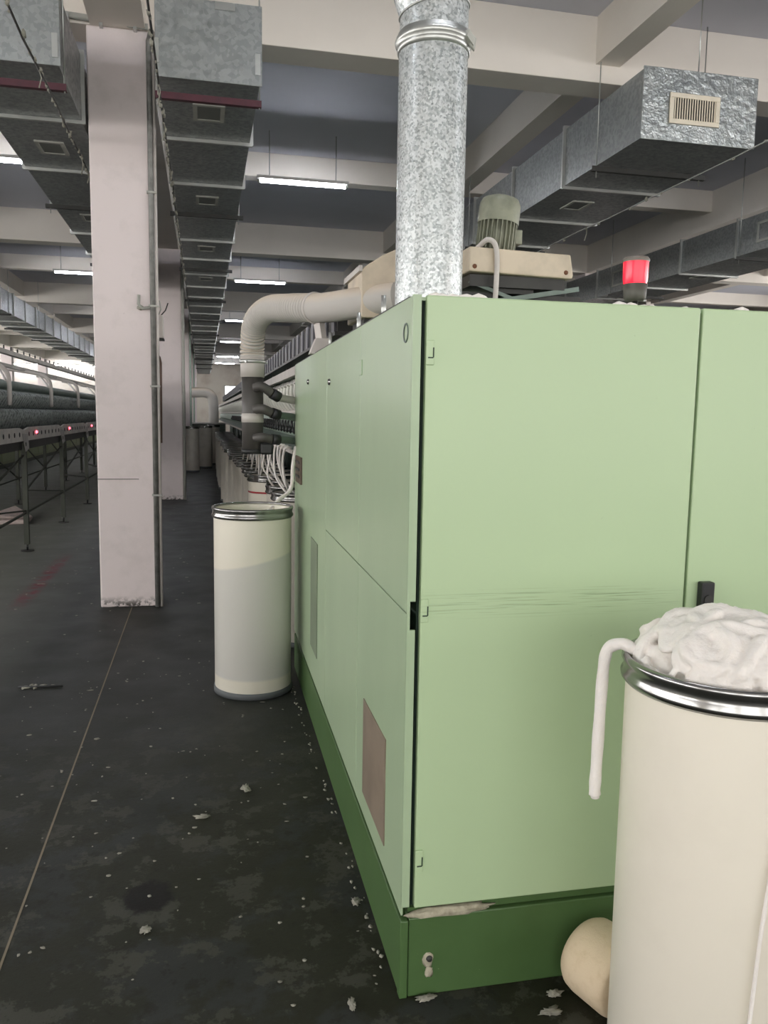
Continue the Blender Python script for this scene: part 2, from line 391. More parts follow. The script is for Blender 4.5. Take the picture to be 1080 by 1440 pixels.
# ------------------------------------------------------------------ air ducts
def vent_parts(root, x0, x1, y0, y1, z):
    """grey register set on a duct underside"""
    f = MB(); t = .03
    f.box(x0, x1, y0, y0+t, z-.012, z).box(x0, x1, y1-t, y1, z-.012, z).box(x0, x0+t, y0+t, y1-t, z-.012, z).box(x1-t, x1, y0+t, y1-t, z-.012, z)
    return f.build('vent_frame', VENT, root)
def duct(name, label, x0, x1, y0, y1, z0, z1, pitch, firstbar, hang0, hangp, vents, tape, endmat, redbar=True, sidevent=None, wires=True, vx=None):
    r = thing(name, ((x0+x1)/2, y0, z0), label, 'air duct', 'galvanised air ducts under the ceiling')
    # sections between flanges: the first is short, the rest share one mesh
    MB().box(x0, x1, y0+.004, firstbar-.003, z0, z1).build('duct_section', GALV, r)
    n = int((y1 - firstbar) / pitch)
    sec = MB().box(x0, x1, firstbar+.003, firstbar+pitch-.003, z0, z1).build('duct_section', GALV, r)
    fl = MB(); w = .028
    fl.box(x0-.02, x1+.02, firstbar-w/2, firstbar+w/2, z0-.026, z0-.001).box(x0-w, x0-.001, firstbar-w/2, firstbar+w/2, z0-.02, z1+w).box(x1+.001, x1+w, firstbar-w/2, firstbar+w/2, z0-.02, z1+w).box(x0, x1, firstbar-w/2, firstbar+w/2, z1+.001, z1+w)
    flo = fl.build('flange_frame', STEEL, r)
    for k in range(1, n):
        inst(sec, r, (0, k*pitch, 0)); inst(flo, r, (0, k*pitch, 0))
    ep = MB().prism([(x0-.015, z0-.012), (x1+.015, z0-.012), (x1+.015, z1+.012), (x0-.015, z1+.012)], 'Y', y0-.008, y0+.004).build('end_plate', endmat, r, bevel=.004)
    if hang0:
        k = 0; y = hang0
        hb = None
        while y < min(y1, 40):
            zb = z0 - .075
            if k == 0 and redbar:
                MB().box(x0-.025, x1+.02, y-.02, y+.02, zb-.02, zb-.014).box(x0-.025, x1+.02, y-.02, y-.014, zb-.014, zb+.022).build('hanger_angle', REDBAR, r)
            elif hb is None:
                hb = MB().box(x0-.06, x1+.06, y-.02, y+.02, zb+.02, zb+.026).box(x0-.06, x1+.06, y-.02, y-.014, zb+.026, zb+.06).build('hanger_angle', DARKSTEEL, r); hy = y
            else: inst(hb, r, (0, y-hy, 0))
            if k < 6:
                for xx in (x0-.012, x1+.008):
                    MB().cyl((xx, y, zb-.03), (xx, y, ZS), .005, n=6).build('hanger_rod', STEEL, r)
            y += hangp; k += 1
    v0 = None
    for k in range(int((min(y1, 40)-y0)/vents[1]) if vents else 0):
        y = vents[0] + k*vents[1]; c = (x0+x1)/2 if vx is None else vx
        if v0 is None:
            v0 = vent_parts(r, c-.11, c+.11, y-.16, y+.16, z0); vy = y
            vi = MB().box(c-.08, c+.08, y-.13, y+.13, z0-.006, z0-.001).build('vent_core', VENTCORE, v0)
        else:
            q = inst(v0, r, (0, y-vy, 0)); c2 = vi.copy(); COL.objects.link(c2); c2.parent = q
    for (a, b, c, d) in tape:
        MB().box(a, b, y0-.014, y0-.009, c, d).build('foil_tape', STEEL, r)
    return r
d_mid = duct('air_duct', 'grey galvanised duct over the aisle, beside the near white column', -.258, .381, 5.6, 47, 3.675, 4.14, 1.26, 6.78, 5.74, 3.4, (6.18, 2.45),
     [(.10, .225, 4.10, 4.145), (-.275, -.25, 3.745, 3.89), (.352, .385, 3.73, 3.86)], GALV)
d_left = duct('air_duct', 'grey galvanised duct left of the near white column', -1.50, -.852, 5.6, 47, 3.675, 4.14, 1.32, 6.60, 5.78, 3.4, (7.30, 2.45), [(-.885, -.85, 3.71, 3.85)], GALV)
d_right = duct('air_duct', 'bright galvanised duct with slatted vent in its end, right of the tall pipe', 3.27, 4.22, 5.85, 47, 3.68, 4.18, 1.26, 7.22, 6.56, 3.4, (7.80, 2.5), [], PLATE, False, vx=3.68)
d_fr = duct('air_duct', 'galvanised duct farthest right, behind the red beacon', 6.78, 7.7, 4.5, 47, 3.675, 4.12, 1.28, 5.72, 6.1, 3.4, (6.0, 2.5), [], GALV, False)
d_fl = duct('air_duct', 'galvanised duct farthest left, over the legged machine', -4.95, -4.17, 5.0, 47, 3.675, 4.14, 1.26, 6.2, 6.0, 3.4, (7.0, 2.5), [], GALV, False)
# slatted register in the end of the right duct
vf = MB(); a, b, c, d, yv = 3.477, 3.905, 3.795, 4.018, 5.838
vf.box(a, b, yv-.012, yv, d-.035, d).box(a, b, yv-.012, yv, c, c+.035).box(a, a+.035, yv-.012, yv, c+.035, d-.035).box(b-.035, b, yv-.012, yv, c+.035, d-.035)
vfo = vf.build('register_frame', VENTCREAM, d_right, bevel=.003)
MB().box(a+.035, b-.035, yv-.002, yv+.001, c+.035, d-.035).build('register_back', BLACK, vfo)
for k in range(17):
    x = a + .045 + k * (b-a-.09)/16
    MB().add([(x-.006, yv-.010, c+.035), (x+.006, yv-.003, c+.035), (x+.006, yv-.003, d-.035), (x-.006, yv-.010, d-.035), (x-.004, yv-.013, c+.035), (x+.008, yv-.006, c+.035), (x+.008, yv-.006, d-.035), (x-.004, yv-.013, d-.035)],
             [(0,1,2,3),(7,6,5,4),(0,4,5,1),(1,5,6,2),(2,6,7,3),(3,7,4,0)]).build('slat', VENTCREAM, vfo)
# side registers of the far right duct
for y in (8.98, 12.67, 16.4):
    f = MB(); x = 6.78; y0, y1, z0, z1 = y-.2, y+.2, 3.77, 4.02
    f.box(x-.012, x, y0, y1, z1-.03, z1).box(x-.012, x, y0, y1, z0, z0+.03).box(x-.012, x, y0, y0+.03, z0+.03, z1-.03).box(x-.012, x, y1-.03, y1, z0+.03, z1-.03)
    f.build('side_register', VENT, d_fr)
# extra suspension rods seen against the near beam
tag(MB().cyl((1.56, 6.3, 4.25), (1.56, 6.3, ZS), .005, n=6).build('hanger_rod', STEEL), 'thin steel rod hanging against the near beam, left of the tall pipe', 'rod')
tag(MB().cyl((3.76, 5.92, 4.195), (3.76, 5.92, ZS), .005, n=6).build('hanger_rod', STEEL), 'thin steel rod holding the slatted end of the right duct', 'rod')

# linty cables running along the ducts
def cable(x, z, y0, y1, label, seed):
    random.seed(seed)
    pts = [(x + random.uniform(-.006, .006), y0 + (y1-y0)*k/40, z + random.uniform(-.012, .006)) for k in range(41)]
    r = thing('overhead_cable', (x, y0, z), label, 'cable', 'linty overhead cables')
    MB().tube(pts, .007, 8).build('cable', DARKSTEEL if seed != 3 else STEEL, r)
    lb = MB(); y = y0 + 1.2
    while y < 13:
        s = random.uniform(.006, .016)
        lb.blob((x + random.uniform(-.01, .01), y, z - random.uniform(-.004, .022)), s*.8, s*random.uniform(1, 2.6), s*random.uniform(.9, 2), random.random()*50, .6)
        if random.random() < .1: lb.tube([(x, y, z), (x+.01, y+.01, z-.05), (x-.006, y+.02, z-.05-random.random()*.08)], [.004, .003, .005], 5)
        y += random.uniform(.03, .16) if seed != 3 else random.uniform(.15, .6)
    o = lb.build('clinging_lint', LINT, r); o['kind'] = 'stuff'
    return r
cable(-.929, 3.563, 2.2, 30, 'linty cable running under the left duct', 1)
cable(-.248, 3.563, 2.2, 30, 'linty cable running along the near side of the aisle duct', 2)
cable(3.99, 3.563, 3.0, 30, 'thin linty steel line under the right duct', 3)

# ------------------------------------------------------------------ conduits and boxes on the columns
MB().box(-.82, -.50, 6.617, 6.622, 1.022, 1.027).build('surface_crack', DARKSTEEL, COLS[(1, 1)])
r = thing('wall_conduit', (-.37, 6.6, 0), 'grey steel conduit up the near column and across its top', 'conduit')
MB().tube([(-.372, 6.598, .0), (-.368, 6.598, 4.28), (-.345, 6.598, 4.36)], .020, 10).build('riser', simple('conduit_grey', (132, 132, 128), .5, .3, .4, 14, (90, 90, 86)), r)
MB().tube([(-.34, 6.60, .0), (-.335, 6.60, 4.3)], .011, 8).build('thin_riser', PALE, r)
MB().tube([(-1.0, 6.59, 4.40), (-.37, 6.59, 4.375)], .022, 10).build('cross_run', VENT, r)
for x in (-.93, -.7, -.46): MB().box(x-.012, x+.012, 6.565, 6.62, 4.34, 4.40 + .005).build('saddle_clip', STEEL, r)
for z in (.9, 1.75, 2.36, 3.2): MB().box(-.40, -.325, 6.575, 6.622, z-.007, z+.007).build('saddle_clip', VENT, r)
r = thing('cable_hook', (-.46, 6.61, 2.33), 'dusty metal hook bracket beside the conduit on the near column', 'bracket')
MB().tube([(-.39, 6.60, 2.35), (-.45, 6.595, 2.34), (-.475, 6.59, 2.37), (-.47, 6.585, 2.44)], .012, 8).build('hook', VENT, r); MB().blob((-.46, 6.60, 2.345), .035, .014, .02, 4, .5).build('lint_clump', LINT, r)
r = thing('switch_box', (-.335, 6.86, 2.14), 'small pale switch box on the side of the near column', 'switch box')
MB().box(-.358, -.305, 6.80, 6.93, 2.14, 2.32).build('box_body', PALE, r, bevel=.005); MB().box(-.357, -.300, 6.80, 6.93, 2.125, 2.139).build('box_lip', DARKSTEEL, r)
MB().tube([(-.34, 6.83, 2.32), (-.32, 6.8, 2.36), (-.33, 6.79, 2.43)], .006, 6).build('wire', VENT, r); MB().tube([(-.33, 6.9, 2.32), (-.29, 6.92, 2.37), (-.27, 6.93, 2.43)], .005, 6).build('wire', DARKSTEEL, r)
tag(MB().tube([(-.345, 6.9, 1.3), (-.34, 6.92, 1.95), (-.352, 6.95, 2.0)], .016, 8).build('hanging_rod', simple('rusty_brown', (120, 96, 84), .7)), 'brown rod leaning down the side of the near column', 'rod')
for k, (yy, c) in enumerate([(14.84, VENT), (23.1, PALEGREEN), (31.3, PALEGREEN)]):
    tag(MB().cyl((-.33, yy, 0), (-.33, yy, 4.3), .025, n=8).build('column_conduit', c), 'vertical conduit on the %s white aisle column' % ['second', 'third', 'fourth'][k], 'conduit')

# ------------------------------------------------------------------ green end cabinet
X0, Y0, XE, YE, ZT = .497, 1.931, 2.75, 4.85, 1.842
cab = thing('machine_cabinet', (X0, Y0, 0), 'large pale green machine end cabinet on a dark green plinth', 'machine cabinet')
MB().box(X0+.030, XE, Y0+.026, YE-.01, .24, ZT-.012).build('cabinet_core', SHADOWGAP, cab)
MB().box(X0+.02, XE, Y0+.012, YE-.005, ZT-.012, ZT-.004).build('top_sheet', SIDEGREEN, cab)
# plinth
pl = MB().box(X0+.022, XE, Y0+.004, Y0+.05, 0, .226).build('plinth_front', PLINTH, cab, bevel=.004)
MB().box(X0, X0+.04, Y0+.03, YE, 0, .215).build('plinth_side', PLINTH, cab, bevel=.004)
MB().box(X0-.002, X0+.020, Y0, Y0+.029, 0, .222).build('plinth_corner', PLINTH, cab, bevel=.003)
MB().box(X0+.02, XE, Y0+.016, Y0+.06, .229, .25).build('plinth_lip', PLINTH, cab)
# front doors
def hinge(parent, z):
    h = MB().box(.530, .551, Y0-.006, Y0+.001, z-.03, z+.03).build('hinge_plate', GREEN, parent, bevel=.002)
    MB().box(.547, .550, Y0-.0075, Y0-.006, z-.012, z+.012).box(.535, .548, Y0-.0075, Y0-.006, z-.014, z-.011).build('hinge_pin', SHADOWGAP, h)
fd = MB().box(.531, 1.268, Y0, Y0+.022, .256, ZT).build('front_door', GREEN, cab, bevel=.004)
for z in (1.705, 1.062, .39): hinge(fd, z)
fd2 = MB().box(1.277, 2.0, Y0+.003, Y0+.025, .256, ZT).build('front_door', GREEN, cab, bevel=.004)
MB().box(2.008, XE, Y0+.003, Y0+.025, .256, ZT).build('front_door', GREEN, cab, bevel=.004)
hd = MB().box(1.308, 1.347, Y0-.022, Y0+.003, .985, 1.117).build('latch', BLACK, fd2, bevel=.004); MB().cyl((1.328, Y0-.026, 1.07), (1.328, Y0-.022, 1.07), .013, n=14).build('latch_key', DARKSTEEL, hd)
# side panels (face X0)
def panel(name, y0, y1, z0, z1, dx=0): return MB().box(X0+dx, X0+.006, y0+.0015, y1-.0015, z0+.0015, z1-.0015).build(name, SIDEGREEN, cab, bevel=.0025)
ff = MB().prism([(X0, .262), (X0+.021, .262), (X0+.021, 1.012), (X0+.007, 1.012), (X0+.007, 1.086), (X0+.021, 1.086), (X0+.021, ZT), (X0, ZT)], 'Y', Y0, Y0+.008).build('edge_flange', SIDEGREEN, cab)
panel('side_panel', Y0+.007, 2.645, 1.052, ZT); panel('side_panel', 2.645, 3.46, 1.052, ZT)
lo1 = panel('side_panel', Y0+.007, 2.645, .232, 1.052); panel('side_panel', 2.645, 3.46, .232, 1.052); sp = panel('side_panel', 3.46, YE, .232, ZT)
ws = MB().box(X0-.003, X0+.001, 2.155, 2.502, .312, .632).build('filter_window', MESHW, cab); 
MB().box(X0-.004, X0, 3.73, 3.985, .39, .945).build('recessed_pull', simple('pull_recess', (118, 132, 108), .4), cab, bevel=.002)
for y, z in ((4.14, 1.715), (3.363, 1.686)):
    k = MB().lathe([(0, -.008), (.012, -.008), (.014, -.003), (.014, .0)], (X0, y, z), 14, 'X').build('key_lock', CHROME, cab); MB().box(X0-.0095, X0-.007, y-.002, y+.002, z-.008, z+.008).build('key_slot', BLACK, k)
MB().lathe([(.020, -.002), (.024, -.003), (.025, .0), (.020, .0)], (X0, 2.0, 1.757), 18, 'X').build('lock_ring', GREYGREEN, cab)
MB().box(X0-.004, X0+.001, 2.61, 2.66, 1.68, 1.73).build('corner_clip', SIDEGREEN, cab, bevel=.002)
lt = MB().box(X0-.012, X0+.001, 4.43, 4.70, 1.165, 1.315).build('side_latch', simple('brown_latch', (86, 70, 56), .5), cab, bevel=.003)
for z in (1.205, 1.245, 1.285): MB().box(X0-.016, X0-.012, 4.46, 4.67, z-.006, z+.006).build('latch_slot', BLACK, lt)
# worn putty, chipped bolt hole
MB().blob((.625, Y0+.008, .236), .115, .012, .013, 5, .55, 3, 3).build('putty_smear', PUTTY, cab)
MB().blob((.575, Y0+.004, .105), .016, .004, .022, 9, .5, 2).blob((.577, Y0+.004, .068), .012, .004, .018, 11, .6, 2).build('chipped_patch', PUTTY, cab)
MB().lathe([(0, -.006), (.007, -.006), (.009, 0)], (.576, Y0, .108), 10, 'Y').build('plinth_bolt', DARKSTEEL, cab)
# rail along the top left edge and bits on the roof
tr = MB().box(X0+.008, X0+.05, 2.12, YE, ZT+.0, ZT+.006).box(X0+.035, X0+.045, 2.12, YE, ZT+.006, ZT+.022).build('top_rail', DARKSTEEL, cab)
for y in (2.55, 3.0, 3.75): MB().cyl((X0+.055, y, ZT), (X0+.055, y, ZT+.085), .008, n=8).build('rail_stud', STEEL, cab)
random.seed(3)
lb = MB()
for k in range(26):
    x = random.choice([random.uniform(.55, .72), random.uniform(1.0, 1.14), random.uniform(.7, 2.2)])
    s = random.uniform(.006, .015); lb.blob((x, Y0+.03+random.uniform(0, .03), ZT+s*.2), s*1.7, s, s*.7, k, .5)
o = lb.build('roof_lint', COTTON, cab); o['kind'] = 'stuff'
cab.rotation_euler.z = -.0125

# ------------------------------------------------------------------ galvanised exhaust pipe
PX, PY, PR = .857, 3.1, .1295
ep = thing('exhaust_pipe', (PX, PY, ZT), 'tall spangled galvanised exhaust pipe rising from the cabinet roof', 'pipe')
MB().lathe([(PR, ZT-.02), (PR, 2.90)], (PX, PY, 0), 48).build('lower_pipe', PIPE, ep)
MB().lathe([(PR+.03, ZT-.002), (PR+.03, ZT+.01), (PR+.002, ZT+.012), (PR+.002, ZT+.03)], (PX, PY, 0), 40).build('base_flange', STEEL, ep)
up_ = MB(); up_.lathe([(PR-.001, 2.96), (PR-.001, 3.02)], (PX, PY, 0), 48)
def ring(c, ax, r, n=48):
    ax = Vector(ax).normalized(); u = Vector((0, 1, 0)); v = ax.cross(u).normalized()
    return [Vector(c) + (u*math.cos(2*PI*j/n) + v*math.sin(2*PI*j/n))*r for j in range(n)]
cs = [((PX, PY, 2.93), (0, 0, 1)), ((PX-.0, PY, 3.045), (-.18, 0, .98)), ((PX-.09, PY, 3.28), (-.42, 0, .9)), ((PX-.27, PY, 3.55), (-.42, 0, .9)), ((PX-.33, PY, 3.8), (0, 0, 1)), ((PX-.33, PY, ZS), (0, 0, 1))]
for i in range(len(cs)-1):
    mb = MB(); A = ring(*cs[i], PR if i else PR-.001); B = ring(*cs[i+1], PR); n = 48
    mb.add(A + B, [(j, (j+1) % n, n+(j+1) % n, n+j) for j in range(n)], True).build('elbow_section' if i else 'upper_pipe', PIPE, ep)
    if i: mb2 = MB(); mb2.tube(ring(*cs[i], PR+.002) + [ring(*cs[i], PR+.002)[0]], .004, 6, False).build('seam_bead', STEEL, ep)
MB().lathe([(PR, 2.893), (PR+.006, 2.895), (PR+.008, 2.912), (PR+.006, 2.918), (PR+.014, 2.924), (PR+.016, 2.935), (PR+.012, 2.946), (PR+.005, 2.948), (PR+.005, 2.962), (PR, 2.964)], (PX, PY, 0), 48).build('clamp_band', STEEL, ep)
ca = math.radians(-40)
cb = MB(); c0 = Vector((PX + math.cos(ca)*(PR+.016), PY + math.sin(ca)*(PR+.016), 2.925))
cb.bar(c0 + Vector((-.02, -.012, .014)), c0 + Vector((.012, .012, -.004)), .022, .03); cb.tube([c0+Vector((.0, -.0, .02)), c0+Vector((.022, .01, .008)), c0+Vector((.018, .012, -.03)), c0+Vector((.0, .004, -.012))], .006, 6)
cb.build('clamp_buckle', VENT, ep)

# ------------------------------------------------------------------ filter hood, corrugated hose, suction pipe with branches
sh = thing('suction_hose', (.8, 3.7, ZT), 'dusty corrugated hose curving from cream hood down to a grey pipe', 'hose')
hp = [(.86, 3.63, 2.08), (.70, 3.76, 2.065), (.57, 3.93, 2.06), (.443, 4.2, 2.088), (.352, 4.5, 2.112), (.292, 4.70, 2.06), (.281, 4.79, 1.94), (.281, 4.80, 1.85)]
_p = smoothcurve(hp, 60); _d = [0]
for _a, _b in zip(_p, _p[1:]): _d.append(_d[-1] + (_b-_a).length)
path = []; _j = 0; _N = 640
for _k in range(_N):
    _t = _d[-1]*_k/(_N-1)
    while _j < len(_p)-2 and _d[_j+1] < _t: _j += 1
    path.append(_p[_j].lerp(_p[_j+1], (_t-_d[_j])/max(_d[_j+1]-_d[_j], 1e-9)))
n = len(path); i0 = int(n*.33)
MB().tube(path[:i0+1], .070, 24).build('smooth_hose', HOSE, sh)
MB().tube(path[i0:], [.058 + .0125*abs(math.sin(k*PI/10.0))**.5 for k in range(n-i0)], 24).build('corrugated_hose', HOSE, sh)
c = path[i0]
t0 = (path[i0+1]-path[i0-1]).normalized(); u0 = t0.cross(Vector((0, 0, 1))).normalized(); v0_ = u0.cross(t0)
MB().tube([c + (u0*math.cos(2*PI*k/24) + v0_*math.sin(2*PI*k/24))*.070 for k in range(25)], .007, 8, False, ).build('hose_strap', PALE, sh)
MB().bar(c + Vector((.02, 0, -.07)), (c.x+.03, c.y-.02, ZT+.07), .03, .05).prism([(c.x-.03, ZT+.0), (c.x+.09, ZT+.0), (c.x+.06, ZT+.075), (c.x+.0, ZT+.075)], 'Y', c.y-.06, c.y+.02).build('hose_stand', PALE, sh)
# hood
hood = MB().prism([(.70, 1.99), (.70, 2.20), (.715, 2.215), (.80, 2.27), (.95, 2.34), (1.15, 2.34), (1.15, 1.99)], 'Y', 3.66, 4.02).build('intake_hood', CREAM, sh, bevel=.006)
MB().box(.685, .70, 3.64, 4.04, 2.19, 2.215).build('hood_lip', PALE, hood)
MB().box(.72, 1.12, 3.7, 3.98, ZT, 1.99).build('hood_base', DARKSTEEL, sh)
# vertical suction pipe
vx, vy = .281, 4.80
MB().cyl((vx, vy, 1.76), (vx, vy, 1.875), .069, n=28).build('hose_cuff', PALE, sh)
MB().lathe([(.070, 1.838), (.077, 1.842), (.077, 1.856), (.070, 1.86)], (vx, vy, 0), 28).build('hose_clamp', STEEL, sh)
for a in (.3, 2.2, 4.2): MB().cyl((vx+math.cos(a)*.078, vy+math.sin(a)*.078, 1.845), (vx+math.cos(a)*.092, vy+math.sin(a)*.092, 1.845), .007, n=8).build('clamp_screw', STEEL, sh)
MB().cyl((vx, vy, 1.335), (vx, vy, 1.765), .062, n=28).build('suction_pipe', PVC, sh)
MB().cyl((vx, vy, 1.50), (vx, vy, 1.552), .0645, n=28).build('pale_band', PALE, sh)
for z, dz in ((1.70, -.06), (1.575, -.035), (1.41, -.01)):
    p = smoothcurve([(vx+.01, vy-.05, z), (vx+.05, vy-.075, z+.005), (vx+.105, vy-.06, z+dz*.5)], 6)
    el = MB().tube(p, .027, 14).build('elbow', PVC, sh)
    MB().cyl(p[-1], Vector(p[-1])+Vector((.045, .02, dz*.4)), .031, n=14).build('elbow_socket', BLACK, el)
    p2 = smoothcurve([Vector(p[-1])+Vector((.04, .018, dz*.4)), (vx+.19, vy+.01, z+dz), (vx+.27, vy+.09, z+dz-.01)], 5)
    MB().tube(p2, .022, 12).build('branch_tube', PALE if dz < -.05 else GREYGREEN, el)
MB().cyl((vx, vy, 1.318), (vx, vy, 1.345), .066, n=24).build('end_cap', BLACK, sh); MB().box(vx+.04, vx+.115, vy-.06, vy+.03, 1.315, 1.385).build('cable_box', BLACK, sh, bevel=.012)

# ------------------------------------------------------------------ motor on the roof
mo = thing('roof_motor', (1.3, 3.3, ZT), 'finned grey green motor over a cream cover box on the roof', 'motor')
bx_ = MB().prism([(1.085, 2.155), (1.55, 2.145), (1.555, 2.16), (1.54, 2.245), (1.085, 2.255)], 'Y', 3.3, 3.52).build('cover_box', CREAM, mo, bevel=.006)
for x, z in ((1.11, 2.175), (1.52, 2.17)): MB().lathe([(0, -.006), (.008, -.006), (.010, 0)], (x, 3.3, z), 10, 'Y').build('cover_bolt', simple('rusty_bolt', (110, 70, 46), .6), bx_)
MB().box(1.24, 1.40, 3.36, 3.5, ZT, 2.148).box(1.10, 1.53, 3.33, 3.5, 2.10, 2.148).box(.98, 1.62, 3.36, 3.46, 2.03, 2.08).box(.98, 1.02, 3.36, 3.46, ZT, 2.05).box(1.58, 1.62, 3.36, 3.46, ZT, 2.05).build('motor_frame', DARKSTEEL, mo)
MB().bar((.99, 3.34, 2.0), (1.6, 3.34, 2.11), .012, .02).bar((1.1, 3.34, 2.12), (1.62, 3.34, 1.95), .01, .015).build('tie_bar', GREYGREEN, mo)
ax = Vector((.10, .02, 1)).normalized(); base = Vector((1.235, 3.41, 2.25))
u = ax.cross(Vector((0, 1, 0))).normalized(); v = ax.cross(u)
def P3(r, a, h): return base + ax*h + (u*math.cos(a) + v*math.sin(a))*r
def shell(prof, n=32):
    mb = MB(); vs = [P3(r, 2*PI*j/n, h) for r, h in prof for j in range(n)]
    return mb.add(vs, [(i*n+j, i*n+(j+1)%n, (i+1)*n+(j+1)%n, (i+1)*n+j) for i in range(len(prof)-1) for j in range(n)], True)
shell([(.0, 0), (.072, 0), (.072, .15), (0, .15)]).build('motor_body', MOTOR, mo)
shell([(.088, .125), (.089, .165), (.088, .205), (.078, .228), (.05, .240), (0, .243)]).build('fan_cowl', MOTOR, mo)
for k in range(26):
    a = 2*PI*k/26
    q = [P3(.070, a-.03, .0), P3(.086, a-.025, .0), P3(.086, a+.025, .0), P3(.070, a+.03, .0), P3(.070, a-.03, .14), P3(.086, a-.025, .14), P3(.086, a+.025, .14), P3(.070, a+.03, .14)]
    MB().add(q, [(0,3,2,1),(4,5,6,7),(0,1,5,4),(1,2,6,5),(2,3,7,6),(3,0,4,7)]).build('cooling_fin', MOTOR, mo)
MB().box(1.31, 1.345, 3.37, 3.44, 2.29, 2.35).build('terminal_box', MOTOR, mo, bevel=.004)
MB().tube(smoothcurve([(1.14, 3.36, 2.262), (1.165, 3.30, 2.285), (1.195, 3.282, 2.25), (1.20, 3.28, 2.12), (1.188, 3.285, ZT)], 8), .011, 10).build('motor_cable', PALE, mo)

# ------------------------------------------------------------------ red beacon
be = thing('warning_beacon', (1.455, 2.6, ZT), 'glowing red warning beacon on the cabinet roof', 'beacon')
MB().cyl((1.459, 2.6, ZT-.01), (1.458, 2.6, 1.97), .010, n=12).build('beacon_post', DARKSTEEL, be)
MB().lathe([(0, 1.955), (.030, 1.957), (.037, 1.965), (.041, 2.012), (0, 2.012)], (1.456, 2.6, 0), 28).build('beacon_base', simple('beacon_grey', (88, 86, 78), .5), be)
MB().lathe([(.039, 2.012), (.042, 2.03), (.043, 2.075), (.043, 2.088)], (1.455, 2.6, 0), 28).build('beacon_lens', BEACON, be)
MB().lathe([(.045, 2.086), (.046, 2.094), (.040, 2.102), (0, 2.103)], (1.455, 2.6, 0), 28).build('beacon_cap', simple('beacon_cap_grey', (120, 112, 104), .4), be)

# ------------------------------------------------------------------ spinning section behind the cabinet
YS, YSE = YE+.005, 30.0
sf = thing('spinning_frame', (.6, YS, 0), 'long row of spinning units stretching away behind the green cabinet', 'spinning machine')
MB().box(.92, 1.9, YS, YSE, .1, 1.80).build('frame_body', SHADOWGAP, sf)
MB().box(.535, 1.95, YS, YSE, 1.80, 1.815).build('top_cover', PALEGREEN, sf)
MB().box(.520, .542, YS, YSE, 1.785, 1.838).build('top_edge_rail', PALE, sf)
MB().box(.60, .92, YS, YSE, 1.30, 1.33).build('unit_shelf', GREYGREEN, sf)
MB().prism([(.50, 1.322), (.505, 1.335), (.64, 1.41), (.64, 1.395)], 'Y', YS, YSE).build('sliver_shelf', GREYGREEN, sf)
MB().box(.496, .508, YS, YSE, 1.315, 1.338).build('shelf_edge', PALE, sf)
MB().box(.66, .70, YS, YSE, 1.33, 1.80).build('unit_backing', SHADOWGAP, sf)
MB().cyl((.585, YS, 1.565), (.585, YSE, 1.565), .018, n=8).build('delivery_pipe', PALE, sf)
PITCH = .215
def unit_proto(y):
    b = MB().prism([(.60, 1.40), (.565, 1.43), (.560, 1.50), (.60, 1.545), (.66, 1.545), (.66, 1.40)], 'Y', y-.085, y+.085).build('spinning_unit', PALEGREEN, sf, bevel=.008)
    MB().tube(smoothcurve([(.535, y-.02, 1.735), (.535, y, 1.67), (.575, y+.02, 1.60), (.61, y+.03, 1.585)], 5), [.016]*16, 8).build('suction_tube', WHITEP, b)
    MB().lathe([(.030, -.012), (.034, -.014), (.036, 0), (.024, 0), (.024, -.012)], (.562, y, 1.475), 14, 'X').build('rotor_ring', BLACK, b)
    MB().lathe([(0, -.004), (.022, -.004), (.024, 0)], (.560, y, 1.475), 10, 'X').build('rotor_cap', GREYGREEN, b)
    MB().lathe([(.0, -.05), (.036, -.05), (.044, .05), (0, .05)], (.605, y, 1.75), 14, 'Y').build('winding_drum', RAILP, b)
    MB().bar((.545, y+.07, 1.715), (.60, y+.09, 1.79), .022, .014).build('cradle_arm', WHITEP, b)
    MB().tube([(.548, y-.05, 1.43), (.535, y-.05, 1.445), (.54, y-.05, 1.47)], .010, 6).build('feed_trumpet', BLACK, b)
    return b
up0 = unit_proto(YS+.12)
nunit = int((YSE-YS-.2)/PITCH)
for k in range(1, nunit):
    q = inst(up0, sf, (0, k*PITCH, 0))
    for g in up0.children:
        if k > 55 and not g.name.startswith(('suction_tube', 'winding_drum')): continue
        e = g.copy(); COL.objects.link(e); e.parent = q; e['_w'] = (0, 0, 0)
for y in [YS+.6+1.9*k for k in range(13)]: MB().box(.895, .92, y, y+.06, 0, 1.30).build('frame_leg', GREYGREEN, sf)
# ribbed cable trough along the roof
ct = thing('cable_trough', (.72, 4.2, 1.815), 'ribbed grey cable trough running along the machine roof', 'cable trough')
MB().box(.69, .90, 4.25, 29.5, 1.985, 2.115).build('trough_body', DARKSTEEL, ct)
MB().box(.675, .92, 4.25, 29.5, 1.965, 1.984).build('trough_base', DARKSTEEL, ct)
rb0 = MB().box(.678, .689, 4.30, 4.40, 1.985, 2.125).build('trough_rib', simple('rib_grey', (112, 112, 118), .5, .2), ct)
for k in range(1, 90): inst(rb0, ct, (0, k*.28, 0))
for y in [4.4+1.5*k for k in range(17)]: MB().box(.74, .80, y, y+.05, 1.80 if y < YE else 1.815, 1.965).build('trough_foot', DARKSTEEL, ct)

sf.location.x += .018
